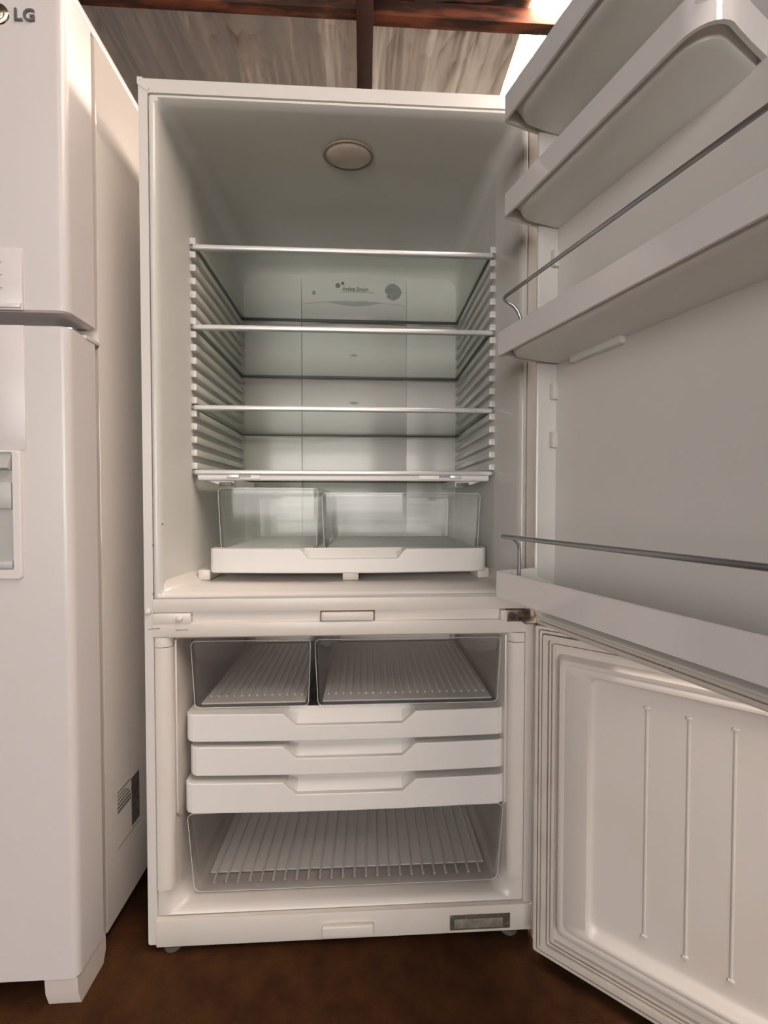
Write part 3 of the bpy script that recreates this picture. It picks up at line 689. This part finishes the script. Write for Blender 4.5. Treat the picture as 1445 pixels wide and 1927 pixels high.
# dispenser on the lower door
dp = obj('dispenser_panel', MB(LP).box(-0.335, -0.1520, -0.0828, -0.079, 0.9860, 1.2020, 0.0008), 'enamel_lg', lo)
df = MB(LP)
fr_in = (-0.325, -0.1745, 0.7790, 0.9815); fr_out = (-0.337, -0.1600, 0.7605, 0.9855)
a = lambda q, y, r: rr(q[0], q[1], q[2], q[3], y, r, 4)
df.loft([a(fr_out, -0.079, 0.006), a(fr_out, -0.0845, 0.006), a((-0.335, -0.1620, 0.7625, 0.9835), -0.0862, 0.005), a((-0.327, -0.1725, 0.7770, 0.9825), -0.0862, 0.003), a(fr_in, -0.0830, 0.002), a(fr_in, -0.0818, 0.002)], True)
dfr = obj('dispenser_frame', df, 'bin', lo)
# the alcove itself: dark-backed niche with spout housing and drip tray
obj('alcove', MB(LP).box(fr_in[0], fr_in[1], -0.0826, -0.0812, fr_in[2], fr_in[3]), 'disp_grey', lo)
obj('spout_housing', MB(LP).prism([(-0.0935, 0.9545), (-0.0820, 0.9820), (-0.0812, 0.9820), (-0.0812, 0.9500)], -0.324, -0.1750, 'x'), 'disp_grey', lo)
obj('lever_pad', MB(LP).box(-0.322, -0.1752, -0.0862, -0.0815, 0.8840, 0.9300, 0.001), 'disp_grey', lo)
obj('drip_tray', MB(LP).box(-0.322, -0.1752, -0.0868, -0.0815, 0.7795, 0.7925, 0.001), 'disp_grey', lo)
# badge
for ch, x in (('L', -0.1520), ('G', -0.1335)):
    obj('badge_letter', text_mb(ch, 0.0285, (lambda p, x=x: LP((x+p[0], -0.0826-p[2], 1.7165+p[1]))), 0.0010, 0.0006), 'badge', up)
em = obj('badge_emblem', MB(LP).lathe([(0.0, -0.0045), (0.012, -0.0040), (0.0165, -0.0025), (0.0175, 0.0), (0.0, 0.0)], (-0.1835, -0.0812, 1.7260), 'y', 28), 'gold', up)
obj('emblem_line', MB(LP).tube([(-0.1835+0.0115*math.cos(t), -0.0853, 1.7260+0.0115*math.sin(t)) for t in [0.0-k*PI*1.45/16 for k in range(17)]], 0.0011, 6), 'chrome', em)
obj('emblem_line', MB(LP).tube([(-0.1835, -0.0858, 1.7320), (-0.1835, -0.0858, 1.7210), (-0.1775, -0.0856, 1.7210)], 0.0011, 6), 'chrome', em)
# rating label on the side: dark block, lines of print and a fine outline
lb = obj('side_label', MB(LP).box(XS-0.0002, XS+0.0008, 0.0885, 0.1180, 0.1780, 0.2850), 'black_sticker', lg)
for k, (z, y1, h) in enumerate(((0.2870, 0.0840, 0.0012), (0.2790, 0.0670, 0.0012), (0.2715, 0.0760, 0.0014), (0.2630, 0.0835, 0.0018), (0.2545, 0.0840, 0.0022), (0.2460, 0.0845, 0.0026))):
    obj('print_line', MB(LP).box(XS-0.0002, XS+0.0006, 0.0385, y1, z-h, z+h), 'ink', lb)
obj('print_line', MB(LP).box(XS-0.0002, XS+0.0006, 0.0375, 0.1180, 0.1690, 0.1700), 'ink', lb)
# front feet
for xa, xb in ((XS-0.0640, XS-0.0060), (XS-0.694, XS-0.636)):
    obj('front_foot', MB(LP).prism([(-0.0760, 0.0320), (0.004, 0.0320), (0.004, LF+0.022), (-0.004, LF), (-0.0665, LF), (-0.0740, 0.0)], xa, xb, 'x'), 'foot', lg)
obj('kick_plate', MB(LP).box(XS-0.636, XS-0.064, -0.010, 0.02, LF+0.02, 0.034), 'grey', lg)
for x in (XS-0.62, XS-0.05):
    obj('rear_foot', MB(LP).box(x-0.03, x+0.03, 0.57, 0.63, LF, 0.03, 0.003), 'foot', lg)
